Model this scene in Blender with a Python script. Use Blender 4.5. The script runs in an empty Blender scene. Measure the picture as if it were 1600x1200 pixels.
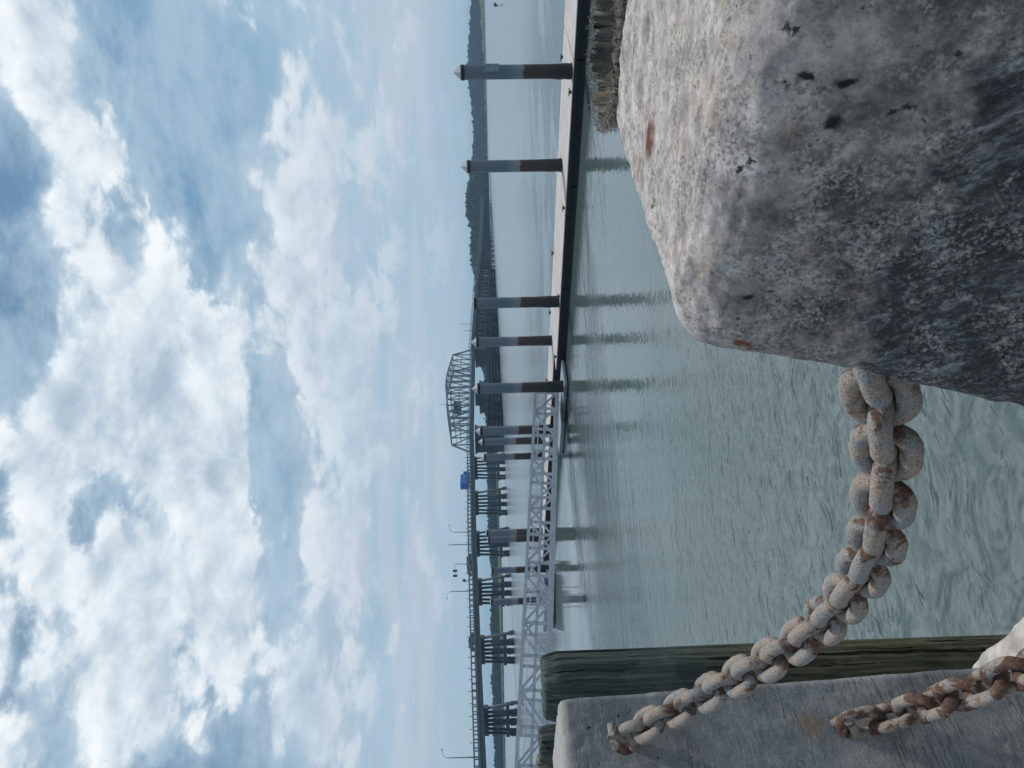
import bpy, bmesh, math, random
from mathutils import Vector, Matrix, noise
S = bpy.context.scene
COL = S.collection
R = math.radians
random.seed(7)

# ------------------------------------------------------------------ camera
H = 4.2                       # eye height above the water
FPX = 1150.0                  # focal length in photo pixels (photo 1600 wide)
PITCH = R(1.62); ROLL = R(1.46)
Fw = Vector((0, math.cos(PITCH), -math.sin(PITCH)))
Dn = Vector((0, -math.sin(PITCH), -math.cos(PITCH)))
Rt = Vector((1, 0, 0))
CX = math.cos(ROLL)*Dn - math.sin(ROLL)*Rt        # picture right  (phone was held sideways)
CU = math.sin(ROLL)*Dn + math.cos(ROLL)*Rt        # picture up
cam = bpy.data.cameras.new("camera"); camo = bpy.data.objects.new("camera", cam); COL.objects.link(camo)
EYE = Vector((0, 0, H))
m = Matrix((CX, CU, -Fw)).transposed().to_4x4(); m.translation = EYE
camo.matrix_world = m
cam.sensor_width = 36; cam.lens = 36*FPX/1600
cam.clip_start = .02; cam.clip_end = 20000
cam.dof.use_dof = True; cam.dof.focus_distance = 2.2; cam.dof.aperture_fstop = 26
S.camera = camo

def ray(x, y): return Fw*FPX + CX*(x-800) - CU*(y-600)
def atd(x, y, d):                 # point on the ray of photo pixel (x,y) at world Y distance d
    r = ray(x, y); return EYE + r*(d/r.y)
def atz(x, y, z):
    r = ray(x, y); return EYE + r*((z-H)/r.z)

# ------------------------------------------------------------------ node helper
class G:
    def __init__(s, nt): s.nt = nt; nt.nodes.clear()
    def n(s, typ, props=None, **inp):
        nd = s.nt.nodes.new(typ)
        for k, v in (props or {}).items(): setattr(nd, k, v)
        for k, v in inp.items():
            k = int(k[1:]) if k[0] == 'i' and k[1:].isdigit() else k.replace('_', ' ')
            s.set(nd.inputs[k], v)
        return nd
    def set(s, sock, v):
        if isinstance(v, bpy.types.NodeSocket): s.nt.links.new(v, sock)
        elif isinstance(v, bpy.types.Node): s.nt.links.new(v.outputs[0], sock)
        else:
            if hasattr(sock, 'default_value'):
                if sock.type == 'RGBA' and len(v) == 3: v = (*v, 1)
                sock.default_value = v
    def m(s, op, a, b=None, c=None, clamp=False):
        nd = s.nt.nodes.new('ShaderNodeMath'); nd.operation = op; nd.use_clamp = clamp
        for i, v in enumerate((a, b, c)):
            if v is not None: s.set(nd.inputs[i], v)
        return nd.outputs[0]
    def v(s, op, a, b=None, c=None, out=0):
        nd = s.nt.nodes.new('ShaderNodeVectorMath'); nd.operation = op
        for i, v in enumerate((a, b, c)):
            if v is not None: s.set(nd.inputs[i], v)
        return nd.outputs[out]
    def noise(s, vec, scale, detail=6, rough=.55, dist=0, col=False, lac=2.0):
        nd = s.n('ShaderNodeTexNoise', Vector=vec, Scale=scale, Detail=detail, Roughness=rough, Distortion=dist, Lacunarity=lac)
        return nd.outputs[1 if col else 0]
    def vor(s, vec, scale, feat='F1', rnd=1.0):
        nd = s.n('ShaderNodeTexVoronoi', {'feature': feat}, Vector=vec, Scale=scale, Randomness=rnd); return nd.outputs[0]
    def ss(s, x, a, b, lo=0., hi=1., typ='SMOOTHSTEP'):
        nd = s.n('ShaderNodeMapRange', {'interpolation_type': typ}, i0=x, i1=a, i2=b, i3=lo, i4=hi); return nd.outputs[0]
    def mix(s, f, a, b, mode='MIX'):
        nd = s.nt.nodes.new('ShaderNodeMix'); nd.data_type = 'RGBA'; nd.blend_type = mode; nd.clamp_factor = True
        s.set(nd.inputs[0], f); s.set(nd.inputs[6], a); s.set(nd.inputs[7], b); return nd.outputs[2]
    def ramp(s, f, stops):
        nd = s.nt.nodes.new('ShaderNodeValToRGB'); e = nd.color_ramp.elements
        while len(e) > 1: e.remove(e[-1])
        e[0].position = stops[0][0]; e[0].color = (*stops[0][1], 1)
        for p, c in stops[1:]:
            x = e.new(p); x.color = (*c, 1)
        s.set(nd.inputs[0], f); return nd.outputs[0]
    def bump(s, h, strength=.5, dist=.01, normal=None):
        nd = s.n('ShaderNodeBump', Height=h, Strength=strength, Distance=dist)
        if normal is not None: s.set(nd.inputs['Normal'], normal)
        return nd.outputs[0]

def new_mat(name):
    mt = bpy.data.materials.new(name); mt.use_nodes = True
    return mt, G(mt.node_tree)
def finish(g, color, rough=.8, normal=None, metal=0., spec=.4, **kw):
    p = g.n('ShaderNodeBsdfPrincipled', Base_Color=color, Roughness=rough, Metallic=metal)
    g.set(p.inputs['Specular IOR Level'], spec)
    for k, v in kw.items(): g.set(p.inputs[k.replace('_', ' ')], v)
    if normal is not None: g.set(p.inputs['Normal'], normal)
    g.n('ShaderNodeOutputMaterial', Surface=p)

# ------------------------------------------------------------------ world: sky and clouds
SUN_AZ = R(56); SUN_EL = R(64)          # azimuth from +Y towards +X
w = bpy.data.worlds.new("World"); S.world = w; w.use_nodes = True
w.cycles.sampling_method = 'MANUAL'; w.cycles.sample_map_resolution = 256
g = G(w.node_tree)
tc = g.n('ShaderNodeTexCoord').outputs['Generated']
sep = g.n('ShaderNodeSeparateXYZ', Vector=tc)
dx, dy, dz = sep.outputs
az = g.m('ARCTAN2', dx, dy); el = g.m('ARCSINE', dz)
AE = g.n('ShaderNodeCombineXYZ', X=az, Y=el, Z=0.).outputs[0]
def px2ae(x, y):
    r = ray(x, y).normalized(); return math.atan2(r.x, r.y), math.asin(r.z)
sky = g.n('ShaderNodeTexSky', {'sky_type': 'NISHITA', 'sun_disc': False, 'sun_elevation': SUN_EL,
    'sun_rotation': SUN_AZ, 'altitude': 0, 'air_density': 1.0, 'dust_density': .6, 'ozone_density': 2.2}).outputs[0]
skyc = g.v('MULTIPLY', sky, (.074, .094, .088))
# large masses of cloud and holes between them: (photo x, photo y, radius elevation, radius azimuth, amount)
BL = [(110,110,130,150,.30),(150,300,105,130,.26),(230,500,160,130,.30),(290,640,130,150,.26),(180,620,110,110,.22),
      (40,30,60,70,.2),(60,720,90,130,.20),(90,900,34,52,.28),(250,960,120,150,.30),(330,1050,140,110,.18),(130,1110,130,130,.22),
      (370,760,90,130,.24),(360,940,70,90,.26),(30,1000,50,90,.1),
      (470,180,75,200,.22),(490,420,85,220,.30),(520,640,70,150,.26),(560,900,60,330,.20),(480,1120,50,110,.2),
      (15,230,40,85,-.34),(20,500,55,100,-.34),(30,380,40,60,-.2),(160,780,45,60,-.40),(110,830,40,60,-.3),(0,820,45,60,-.25),(20,1060,25,60,-.2),
      (255,70,50,110,-.22),(300,290,50,170,-.30),(350,430,45,130,-.30),(345,230,35,170,-.30),(300,120,45,90,-.14),
      (435,850,40,250,-.34),(300,985,35,55,-.3),(385,1150,30,80,-.3),(520,840,22,160,-.16),(400,620,30,100,-.18),(20,640,25,40,-.15)]
cov = -0.015
for (bx, by, rx, ry, am) in BL:
    a, e = px2ae(bx, by)
    a1, e1 = px2ae(bx, by-ry); a2, e2 = px2ae(bx-rx, by)
    ia, ie = 1/max(.01, abs(a1-a)), 1/max(.01, abs(e2-e))
    q = g.v('MULTIPLY_ADD', AE, (ia, ie, 0), (-a*ia, -e*ie, 0))
    cov = g.m('ADD', g.ss(g.v('LENGTH', q, out=1), 0., 1.9, am*.60, 0.), cov)
def cloud_pos(up):
    # direction nudged upwards, then squeezed towards the horizon like a real cloud layer
    d = g.v('ADD', tc, (math.sin(SUN_AZ)*up*.25, math.cos(SUN_AZ)*up*.25, up))
    z = g.n('ShaderNodeSeparateXYZ', Vector=d).outputs[2]
    k = g.m('ADD', .8, g.m('DIVIDE', .16, g.m('ADD', g.m('MAXIMUM', z, 0.), .16)))
    p = g.v('SCALE', g.v('MULTIPLY', d, (1, 1, 1.75)), None); g.set(p.node.inputs[3], k); return p
def cloud_field(up, det):
    p = cloud_pos(up)
    wp = g.noise(p, 5.0, 3, .5, col=True)
    p2 = g.v('MULTIPLY_ADD', wp, (.10, .10, .10), p)
    n1 = g.noise(p2, 4.6, det, .62)
    vp = g.v('MULTIPLY_ADD', g.noise(p2, 26, 2, .6, col=True), (.04, .04, .04), p2)
    bil = g.m('MULTIPLY', g.m('SUBTRACT', .42, g.vor(vp, 17.0)), .13)
    bil2 = g.m('MULTIPLY', g.m('SUBTRACT', .42, g.vor(vp, 40.0)), .06)
    return g.m('ADD', g.m('ADD', n1, bil), bil2), p2
f0, P2 = cloud_field(0.0, 10)
f1, _ = cloud_field(0.026, 6)
dens = g.m('ADD', g.m('MULTIPLY_ADD', g.m('SUBTRACT', f0, .5), 1.3, .5), cov)
mask = g.ss(dens, .485, .625)
vn = g.noise(g.v('MULTIPLY', AE, (3.2, 7., 1.)), 1.9, 8, .64, .15)
veil = g.m('ADD', g.m('MULTIPLY', g.ss(vn, .32, .62), .66), g.ss(dens, .34, .56, 0., .32))
rel = g.m('ADD', g.m('MULTIPLY', g.m('SUBTRACT', f0, f1), 2.9), .64)
soft = g.noise(P2, 7, 5, .6)
thick = g.m('MULTIPLY', g.ss(dens, .60, .92), g.ss(soft, .36, .64, .35, 1.15))
lit = g.m('SUBTRACT', rel, g.m('MULTIPLY', thick, .46), clamp=True)
ccol = g.ramp(lit, [(0., (.41,.51,.62)), (.25, (.51,.61,.715)), (.48, (.65,.74,.82)), (.74, (.81,.88,.935)), (1., (.93,.97,1.0))])
skyv = g.mix(veil, skyc, (.475, .615, .735))
out = g.mix(mask, skyv, ccol)
# pale air near the horizon (distant haze in front of the clouds)
hz = g.ss(el, R(.5), R(22), 1., 0.)
hzc = g.mix(g.ss(g.noise(g.v('MULTIPLY', AE, (2.5, 22., 1.)), 1.3, 5, .6, .5), .4, .6), (.42, .555, .68), (.53, .60, .70))
hzc = g.mix(g.ss(el, R(0), R(5), 1., 0.), hzc, (.42, .56, .66))
out = g.mix(g.m('MULTIPLY', g.m('POWER', hz, .7), .90), out, hzc)
bg = g.n('ShaderNodeBackground', Color=out, Strength=1.0)
g.n('ShaderNodeOutputWorld', Surface=bg)

sun = bpy.data.lights.new("sun", 'SUN'); suno = bpy.data.objects.new("sun", sun); COL.objects.link(suno)
sun.energy = 2.6; sun.angle = R(3.0); sun.color = (1.0, .95, .88)
sd = Vector((math.sin(SUN_AZ)*math.cos(SUN_EL), math.cos(SUN_AZ)*math.cos(SUN_EL), math.sin(SUN_EL)))
suno.rotation_euler = sd.to_track_quat('Z', 'Y').to_euler()

vs = S.view_settings
vs.view_transform = 'Standard'; vs.look = 'None'; vs.gamma = 1; vs.use_curve_mapping = False; vs.exposure = 0.0
S.render.engine = 'CYCLES'
S.cycles.max_bounces = 8; S.cycles.sample_clamp_direct = 3.0; S.cycles.volume_bounces = 0

# ------------------------------------------------------------------ object helpers
def tag(o, label=None, cat=None, group=None, kind=None):
    if label: o['label'] = label
    if cat: o['category'] = cat
    if group: o['group'] = group
    if kind: o['kind'] = kind
    return o
def empty(name, loc, rz=0, **kw):
    o = bpy.data.objects.new(name, None); COL.objects.link(o); o.location = loc; o.rotation_euler = (0, 0, rz)
    o.empty_display_size = .2
    tag(o, **kw); return o
def obj(name, verts, faces, mat, parent=None, smooth=False, loc=None):
    me = bpy.data.meshes.new(name); me.from_pydata([tuple(v) for v in verts], [], faces); me.update()
    if smooth: me.polygons.foreach_set('use_smooth', [True]*len(me.polygons))
    o = bpy.data.objects.new(name, me); COL.objects.link(o)
    if mat: me.materials.append(mat)
    if parent: o.parent = parent
    if loc is not None: o.location = loc
    return o
def copy_tree(o, parent=None):
    c = o.copy(); COL.objects.link(c); c.parent = parent
    for ch in list(o.children): copy_tree(ch, c)
    return c
class MB:
    def __init__(s): s.v = []; s.f = []
    def box(s, a, b):
        x0, y0, z0 = a; x1, y1, z1 = b; n = len(s.v)
        s.v += [(x0,y0,z0),(x1,y0,z0),(x1,y1,z0),(x0,y1,z0),(x0,y0,z1),(x1,y0,z1),(x1,y1,z1),(x0,y1,z1)]
        s.f += [tuple(n+i for i in q) for q in ((0,3,2,1),(4,5,6,7),(0,1,5,4),(1,2,6,5),(2,3,7,6),(3,0,4,7))]
    def bar(s, p, q, w, h=None, up=(0,0,1)):
        h = h or w; p = Vector(p); q = Vector(q); d = (q-p).normalized(); up = Vector(up)
        if abs(d.dot(up)) > .98: up = Vector((0, 1, 0))
        a = d.cross(up).normalized(); b = a.cross(d); n = len(s.v)
        for c in (p, q):
            for (i, j) in ((-1,-1),(1,-1),(1,1),(-1,1)): s.v.append(tuple(c+a*(i*w/2)+b*(j*h/2)))
        s.f += [tuple(n+i for i in t) for t in ((0,1,2,3),(7,6,5,4),(0,4,5,1),(1,5,6,2),(2,6,7,3),(3,7,4,0))]
    def tube(s, pts, r, seg=8, caps=True):
        pts = [Vector(p) for p in pts]; rs = r if isinstance(r, (list, tuple)) else [r]*len(pts)
        n0 = len(s.v); ref = None
        for i, p in enumerate(pts):
            d = (pts[min(i+1, len(pts)-1)]-pts[max(i-1, 0)]).normalized()
            if ref is None: ref = Vector((0,0,1)) if abs(d.z) < .9 else Vector((1,0,0))
            a = d.cross(ref).normalized(); b = a.cross(d)
            ref = b
            for k in range(seg):
                t = 2*math.pi*k/seg; s.v.append(tuple(p+(a*math.cos(t)+b*math.sin(t))*rs[i]))
        for i in range(len(pts)-1):
            for k in range(seg):
                k2 = (k+1) % seg; A = n0+i*seg; B = A+seg
                s.f.append((A+k, A+k2, B+k2, B+k))
        if caps:
            s.f.append(tuple(n0+k for k in range(seg))[::-1]); e = n0+(len(pts)-1)*seg; s.f.append(tuple(e+k for k in range(seg)))
    def quad(s, a, b, c, d):
        n = len(s.v); s.v += [tuple(a), tuple(b), tuple(c), tuple(d)]; s.f.append((n, n+1, n+2, n+3))
    def build(s, name, mat, parent=None, smooth=False, loc=None): return obj(name, s.v, s.f, mat, parent, smooth, loc)

# ------------------------------------------------------------------ materials
def simple(name, col, rough=.7, var=.25, scale=8., metal=0., bump=.2, bd=.005, spec=.4, stretch=(1,1,1)):
    mt, g = new_mat(name); c = g.n('ShaderNodeTexCoord').outputs['Object']
    c = g.v('MULTIPLY', c, stretch)
    n = g.noise(c, scale, 8, .6)
    dark = tuple(x*(1-var) for x in col); light = tuple(min(1, x*(1+var)) for x in col)
    cc = g.mix(g.ss(n, .3, .7), dark, light)
    finish(g, cc, rough, g.bump(n, bump, bd), metal, spec); return mt

def concrete(name, kind):
    mt, g = new_mat(name); c = g.n('ShaderNodeTexCoord').outputs['Object']
    big = g.noise(c, 5.5, 5, .6, .4); mid = g.noise(c, 34, 8, .68, .1); fine = g.noise(c, 160, 6, .7)
    col = g.noise(c, 9, 4, .6, .5, col=False)
    if kind == 'block':
        base = g.ramp(mid, [(.32,(.16,.15,.15)),(.43,(.37,.335,.32)),(.53,(.53,.475,.445)),(.64,(.68,.63,.59))])
        # aggregate pebbles
        vo = g.n('ShaderNodeTexVoronoi', Vector=g.v('MULTIPLY_ADD', g.noise(c, 40, 3, .6, col=True), (.012,.012,.012), c), Scale=85.)
        peb = g.m('MULTIPLY', g.ss(vo.outputs[0], .30, .45, 1., 0.), g.ss(g.noise(c, 14, 3), .38, .62))
        pc = g.mix(.90, vo.outputs[1], (.45, .42, .40)); 
        base = g.mix(g.m('MULTIPLY', peb, .42), base, g.mix(1., pc, (.75,.72,.70), 'MULTIPLY'))
        pat_ = g.noise(c, 8, 6, .7, .4)
        base = g.mix(g.m('MULTIPLY', g.ss(pat_, .50, .60), .55), base, g.mix(1., base, (.55,.56,.60), 'MULTIPLY'))
        # cream lichen / buff
        base = g.mix(g.m('MULTIPLY', g.ss(g.noise(c, 13, 5, .6, .6), .52, .72), .45), base, (.50,.41,.27))
        # weathered dark crust on the upright faces, their shade painted in with it
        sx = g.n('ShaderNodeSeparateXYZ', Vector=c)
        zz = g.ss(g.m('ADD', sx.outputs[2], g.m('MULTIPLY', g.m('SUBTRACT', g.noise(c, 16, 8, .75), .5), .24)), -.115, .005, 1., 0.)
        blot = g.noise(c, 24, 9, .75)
        crust_shade = g.ramp(blot, [(.36,(.030,.032,.036)),(.43,(.085,.083,.085)),(.49,(.170,.155,.150)),(.55,(.30,.268,.255)),(.62,(.50,.45,.42))])
        base = g.mix(g.m('MULTIPLY', zz, .88), base, crust_shade)
        dr = g.n('ShaderNodeVectorRotate', {'rotation_type': 'X_AXIS'}, Vector=c, Angle=R(32)).outputs[0]
        streak = g.noise(g.v('MULTIPLY', dr, (95, 95, 26)), 1., 9, .78)
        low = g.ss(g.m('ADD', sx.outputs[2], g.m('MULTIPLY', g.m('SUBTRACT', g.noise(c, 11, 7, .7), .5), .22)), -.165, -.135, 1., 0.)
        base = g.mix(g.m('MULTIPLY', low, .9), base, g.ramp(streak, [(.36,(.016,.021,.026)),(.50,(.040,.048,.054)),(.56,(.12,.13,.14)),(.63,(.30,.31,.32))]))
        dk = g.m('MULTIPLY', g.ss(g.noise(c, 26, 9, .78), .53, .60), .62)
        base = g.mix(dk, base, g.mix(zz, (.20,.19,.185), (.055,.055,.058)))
        gr = g.m('MULTIPLY', g.ss(g.noise(c, 11, 6, .65, 1.0), .56, .70), g.m('MULTIPLY', zz, .6))
        base = g.mix(gr, base, (.055,.050,.022))
        wh = g.m('MULTIPLY', g.ss(g.noise(c, 36, 9, .8), .55, .62), .42)
        base = g.mix(wh, base, (.60,.58,.56))
        grain = g.noise(c, 190, 8, .85); gm = g.ss(g.noise(c, 18, 5, .65), .42, .60, .15, 1.)
        base = g.mix(g.m('MULTIPLY', g.ss(grain, .53, .62), g.m('MULTIPLY', gm, .55)), base, (.74,.69,.64))
        base = g.mix(g.m('MULTIPLY', g.ss(grain, .40, .47, 1., 0.), g.m('MULTIPLY', gm, .60)), base, (.045,.045,.05))
        ag = g.n('ShaderNodeTexVoronoi', Vector=g.v('MULTIPLY_ADD', g.noise(c, 90, 2, .6, col=True), (.006,.006,.006), c), Scale=420.)
        agr = g.n('ShaderNodeSeparateXYZ', Vector=ag.outputs[1]).outputs[0]
        base = g.mix(g.m('MULTIPLY', g.ss(agr, .66, .90), g.m('MULTIPLY', gm, .60)), base, g.mix(1., base, (.28,.28,.30), 'MULTIPLY'))
        base = g.mix(g.m('MULTIPLY', g.ss(agr, .10, .30, 1., 0.), g.m('MULTIPLY', gm, .34)), base, (.66,.62,.58))
        pits = g.m('MULTIPLY', g.ss(g.noise(c, 55, 6, .72), .33, .37, 1., 0.), 1.0)
        base = g.mix(pits, base, (.05,.05,.05))
        # rust spots where reinforcing bars break through, and hole shade painted as dark dots: (centre, half size)
        for (ctr, sz, cc) in RUST:
            q = g.v('MULTIPLY', g.v('SUBTRACT', g.v('MULTIPLY_ADD', g.v('SUBTRACT', g.noise(c, 50, 4, .6, col=True), (.5,.5,.5)), (.02,.02,.02), c), ctr), tuple(1/t for t in sz))
            base = g.mix(g.ss(g.v('LENGTH', q, out=1), .5, 1.15, .95, 0.), base, cc)
        h = g.m('ADD', g.m('ADD', g.m('MULTIPLY', mid, .8), g.m('ADD', g.m('MULTIPLY', fine, .45), g.m('MULTIPLY', grain, .25))), g.m('ADD', g.m('MULTIPLY', pits, -.5), g.m('MULTIPLY', vo.outputs[0], -.25)))
        finish(g, base, .88, g.bump(h, .9, .006), spec=.25)
    else:
        base = g.ramp(g.m('ADD', g.m('MULTIPLY', big, .6), g.m('MULTIPLY', fine, .4)), [(.38,(.135,.145,.155)),(.5,(.21,.22,.23)),(.60,(.33,.33,.325))])
        st = g.noise(g.v('MULTIPLY', c, (14, 14, 150)), 1., 7, .7, .3)
        patch = g.ss(g.noise(c, 4.5, 4, .6, .5), .45, .62)
        base = g.mix(g.m('MULTIPLY', g.ss(st, .48, .56), g.m('ADD', .05, g.m('MULTIPLY', patch, .6))), base, (.055,.065,.078))
        base = g.mix(g.m('MULTIPLY', g.ss(g.noise(g.v('MULTIPLY', c, (20,20,170)), 1.3, 7, .7), .53, .62), .5), base, (.36,.355,.35))
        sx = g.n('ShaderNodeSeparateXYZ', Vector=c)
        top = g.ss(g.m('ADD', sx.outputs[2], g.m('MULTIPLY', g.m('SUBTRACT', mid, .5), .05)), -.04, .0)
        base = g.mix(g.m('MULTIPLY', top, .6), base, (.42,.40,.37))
        for (ctr, sz, cc) in RUST2:
            q = g.v('MULTIPLY', g.v('SUBTRACT', g.v('MULTIPLY_ADD', g.v('SUBTRACT', g.noise(c, 30, 4, .6, col=True), (.5,.5,.5)), (.05,.05,.05), c), ctr), tuple(1/t for t in sz))
            base = g.mix(g.ss(g.v('LENGTH', q, out=1), .2, 1.2, .55, 0.), base, cc)
        pits = g.ss(g.noise(c, 45, 2, .5), .22, .27, 1., 0.)
        base = g.mix(pits, base, (.03,.03,.035))
        h = g.m('ADD', g.m('MULTIPLY', fine, .6), g.m('ADD', g.m('MULTIPLY', mid, .6), g.m('MULTIPLY', pits, -.6)))
        finish(g, base, .9, g.bump(h, .6, .004), spec=.2)
    return mt

def wood(name, c1, c2, grey=.4):
    mt, g = new_mat(name); c = g.n('ShaderNodeTexCoord').outputs['Object']
    wv = g.v('MULTIPLY_ADD', g.noise(c, 5, 3, .5, col=True), (.03,.03,.0), c)
    st = g.noise(g.v('MULTIPLY', wv, (70, 70, 2.2)), 1., 9, .65)
    big = g.noise(g.v('MULTIPLY', wv, (22, 22, 1.3)), 1., 5, .6)
    col = g.mix(g.ss(st, .32, .68), c1, c2)
    col = g.mix(g.m('MULTIPLY', g.ss(big, .5, .7), .6), col, tuple(x*.35 for x in c1))
    col = g.mix(g.m('MULTIPLY', g.ss(g.noise(c, 7, 5, .6), .5, .68), grey), col, (.17,.17,.165))
    crack = g.ss(g.noise(g.v('MULTIPLY', wv, (45, 45, .9)), 1., 4, .6), .36, .42, 1., 0.)
    col = g.mix(crack, col, (.008,.010,.010))
    col = g.mix(g.m('MULTIPLY', g.ss(g.m('ADD', g.n('ShaderNodeSeparateXYZ', Vector=c).outputs[2], g.m('MULTIPLY', big, .8)), 3.9, 3.5), .5), col, g.mix(1., col, (1.7,1.15,.55), 'MULTIPLY'))
    h = g.m('ADD', g.m('ADD', st, g.m('MULTIPLY', big, .8)), g.m('MULTIPLY', crack, -.8))
    finish(g, col, .85, g.bump(h, .8, .006), spec=.2); return mt

def chain_mat(name, rusty):
    mt, g = new_mat(name); c = g.n('ShaderNodeTexCoord').outputs['Object']
    oi = g.n('ShaderNodeObjectInfo').outputs['Random']
    c = g.v('ADD', c, g.n('ShaderNodeCombineXYZ', X=g.m('MULTIPLY', oi, 7.), Y=oi, Z=g.m('MULTIPLY', oi, 3.)).outputs[0])
    raw = g.n('ShaderNodeTexCoord').outputs['Object']
    sx = g.n('ShaderNodeSeparateXYZ', Vector=raw)
    spk = g.noise(c, 560, 3, .6); big = g.noise(c, 30, 5, .6, .5); mid = g.noise(c, 90, 5, .65)
    light = g.mix(g.ss(big, .42, .58), (.36,.29,.24), (.28,.285,.29))
    col = g.mix(g.m('MULTIPLY', g.ss(spk, .42, .52, 1., 0.), .8), light, (.085,.07,.06))
    col = g.mix(g.m('MULTIPLY', g.ss(mid, .5, .7), .35), col, (.46,.35,.26))
    ends = g.ss(g.m('ABSOLUTE', sx.outputs[0]), .024, .050)
    rm = g.m('ADD', g.noise(c, 22, 6, .65, .8), g.m('MULTIPLY', ends, .12))
    th = .485 if rusty else .57
    rf = g.ss(rm, th, th+.10)
    rust = g.ramp(g.noise(c, 130, 5, .7), [(.34,(.022,.012,.009)),(.5,(.075,.030,.018)),(.66,(.19,.075,.036))])
    col = g.mix(g.m('MULTIPLY', rf, .85), col, rust)
    h = g.m('ADD', g.m('MULTIPLY', spk, .5), g.m('ADD', mid, g.m('MULTIPLY', rf, -.3)))
    finish(g, col, .85, g.bump(h, .7, .0016), spec=.3); return mt

# ------------------------------------------------------------------ quay frame: s = towards the water, wv = along the wall
SV = Vector((.69, .724, 0)).normalized(); WV = Vector((-SV.y, SV.x, 0))
ANG = math.atan2(SV.y, SV.x)            # rotating local X onto SV, local Y onto WV
def sw(s, w_, z): return SV*s + WV*w_ + Vector((0, 0, z))
C1 = atd(1058, 556, .65)                # top corner of the near post
ZT1 = C1.z
RUST_HOLES_PX = [(1302,196,.05,.0068,.0068,(.008,.009,.012)), (1322,134,.05,.0046,.0075,(.010,.012,.016)), (1264,128,.05,.0032,.007,(.012,.014,.018)), (1172,472,.05,.0045,.0045,(.012,.014,.018)), (1022,218,.022,.026,.016,(.13,.035,.018)), (1166,546,.05,.007,.010,(.20,.075,.035)), (1004,262,.012,.02,.01,(.33,.17,.13))]

def frustum(name, size, taper, r, mat, parent, cuts, amp, seed, loc, rz, bulge=None, smooth=True):
    # box from z=0 (top) down; origin at top centre; taper = growth per metre down
    sx_, sy_, sz_ = size
    bm = bmesh.new(); bmesh.ops.create_cube(bm, size=2)
    bmesh.ops.subdivide_edges(bm, edges=bm.edges[:], cuts=cuts, use_grid_fill=True)
    hx, hy, hz_ = sx_/2, sy_/2, sz_/2
    o3 = Vector((seed*3.1, seed*1.7, seed*.9))
    for v in bm.verts:
        # denser rows near the top
        t = (1-v.co.z)/2; t = t**1.25
        p = Vector((v.co.x*hx, v.co.y*hy, hz_-t*sz_))
        q = Vector((max(-hx+r, min(hx-r, p.x)), max(-hy+r, min(hy-r, p.y)), max(-hz_, min(hz_-r, p.z))))
        d = p-q
        nrm = d.normalized() if d.length > 1e-6 else Vector((0,0,1))
        if d.length > r: p = q + nrm*r
        n1 = noise.fractal(p*9+o3, 1.0, 2.0, 5); n2 = noise.fractal(p*38+o3, .9, 2.0, 4)
        edge = min(1., (d.length/r)) if r > 0 else 1
        cnt = sum(1 for a in (abs(d.x), abs(d.y), abs(d.z)) if a > r*.25)
        k = amp*(.75 + (.25 if cnt > 1 else 0))
        n3 = noise.noise(p*95+o3)
        p = p + nrm*(n1*k*.8 + n2*k*.45 + n3*k*.30 - (k*.3 if cnt > 1 else 0))
        pit = noise.noise(p*26+o3*2)
        if pit > .45: p -= nrm*(pit-.45)*amp*5
        dn = hz_-p.z
        p.x *= 1+taper[0]*dn/hx; p.y *= 1+taper[1]*dn/hy
        p.z -= hz_
        v.co = p
    me = bpy.data.meshes.new(name); bm.to_mesh(me); bm.free(); me.materials.append(mat)
    me.polygons.foreach_set('use_smooth', [smooth]*len(me.polygons))
    o = bpy.data.objects.new(name, me); COL.objects.link(o)
    if parent: o.parent = parent; 
    o.location = loc; o.rotation_euler = (0, 0, rz); return o

PW = .41
PB = .45
ctr1 = C1 + SV*(PB/2) - WV*(PB/2)
M1 = Matrix.Translation(ctr1) @ Matrix.Rotation(ANG, 4, 'Z')
RUST = []
for (x, y, a, b, c_, cc) in RUST_HOLES_PX:
    if x < 1100: p = atz(x, y, ZT1-.004)
    else:
        r_ = ray(x, y); n_ = -SV; t = (C1-EYE-SV*.014).dot(n_)/r_.dot(n_); p = EYE+r_*t
    RUST.append((tuple(M1.inverted() @ p), (a, b, c_), cc))
K2 = atd(872, 1090, 2.0)               # top water-side corner of the far post
ctr2 = K2 - SV*(PW/2) + WV*(PW/2)
M2 = Matrix.Translation(ctr2) @ Matrix.Rotation(ANG, 4, 'Z')
def on_face2(x, y, off=0.):
    r_ = ray(x, y); p0 = K2 - WV*off; t = (p0-EYE).dot(WV)/r_.dot(WV); return EYE+r_*t
RUST2 = [(tuple(M2.inverted() @ on_face2(1268, 1132, .02)), (.045,.04,.035), (.26,.17,.08))]
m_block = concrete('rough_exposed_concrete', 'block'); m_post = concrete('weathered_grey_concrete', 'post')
m_oldwood = wood('rotten_pile_wood', (.06,.057,.042), (.24,.225,.175), .5)
m_wood = wood('dark_creosoted_wood', (.026,.036,.034), (.095,.118,.104), .30)
m_chain = chain_mat('pitted_galvanised_steel', False); m_chain2 = chain_mat('flaking_rusty_steel', True)

ZQ = H-1.50                              # quay surface
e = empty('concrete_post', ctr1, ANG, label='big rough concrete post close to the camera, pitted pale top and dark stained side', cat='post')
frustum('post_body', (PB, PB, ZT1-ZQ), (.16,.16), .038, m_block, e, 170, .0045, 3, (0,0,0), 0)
e = empty('concrete_post', ctr2, ANG, label='smoother grey concrete post holding the left ends of both chains', cat='post')
frustum('post_body', (PW, PW, K2.z-ZQ), (.028,.028), .018, m_post, e, 90, .0034, 8, (0,0,0), 0)

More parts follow.
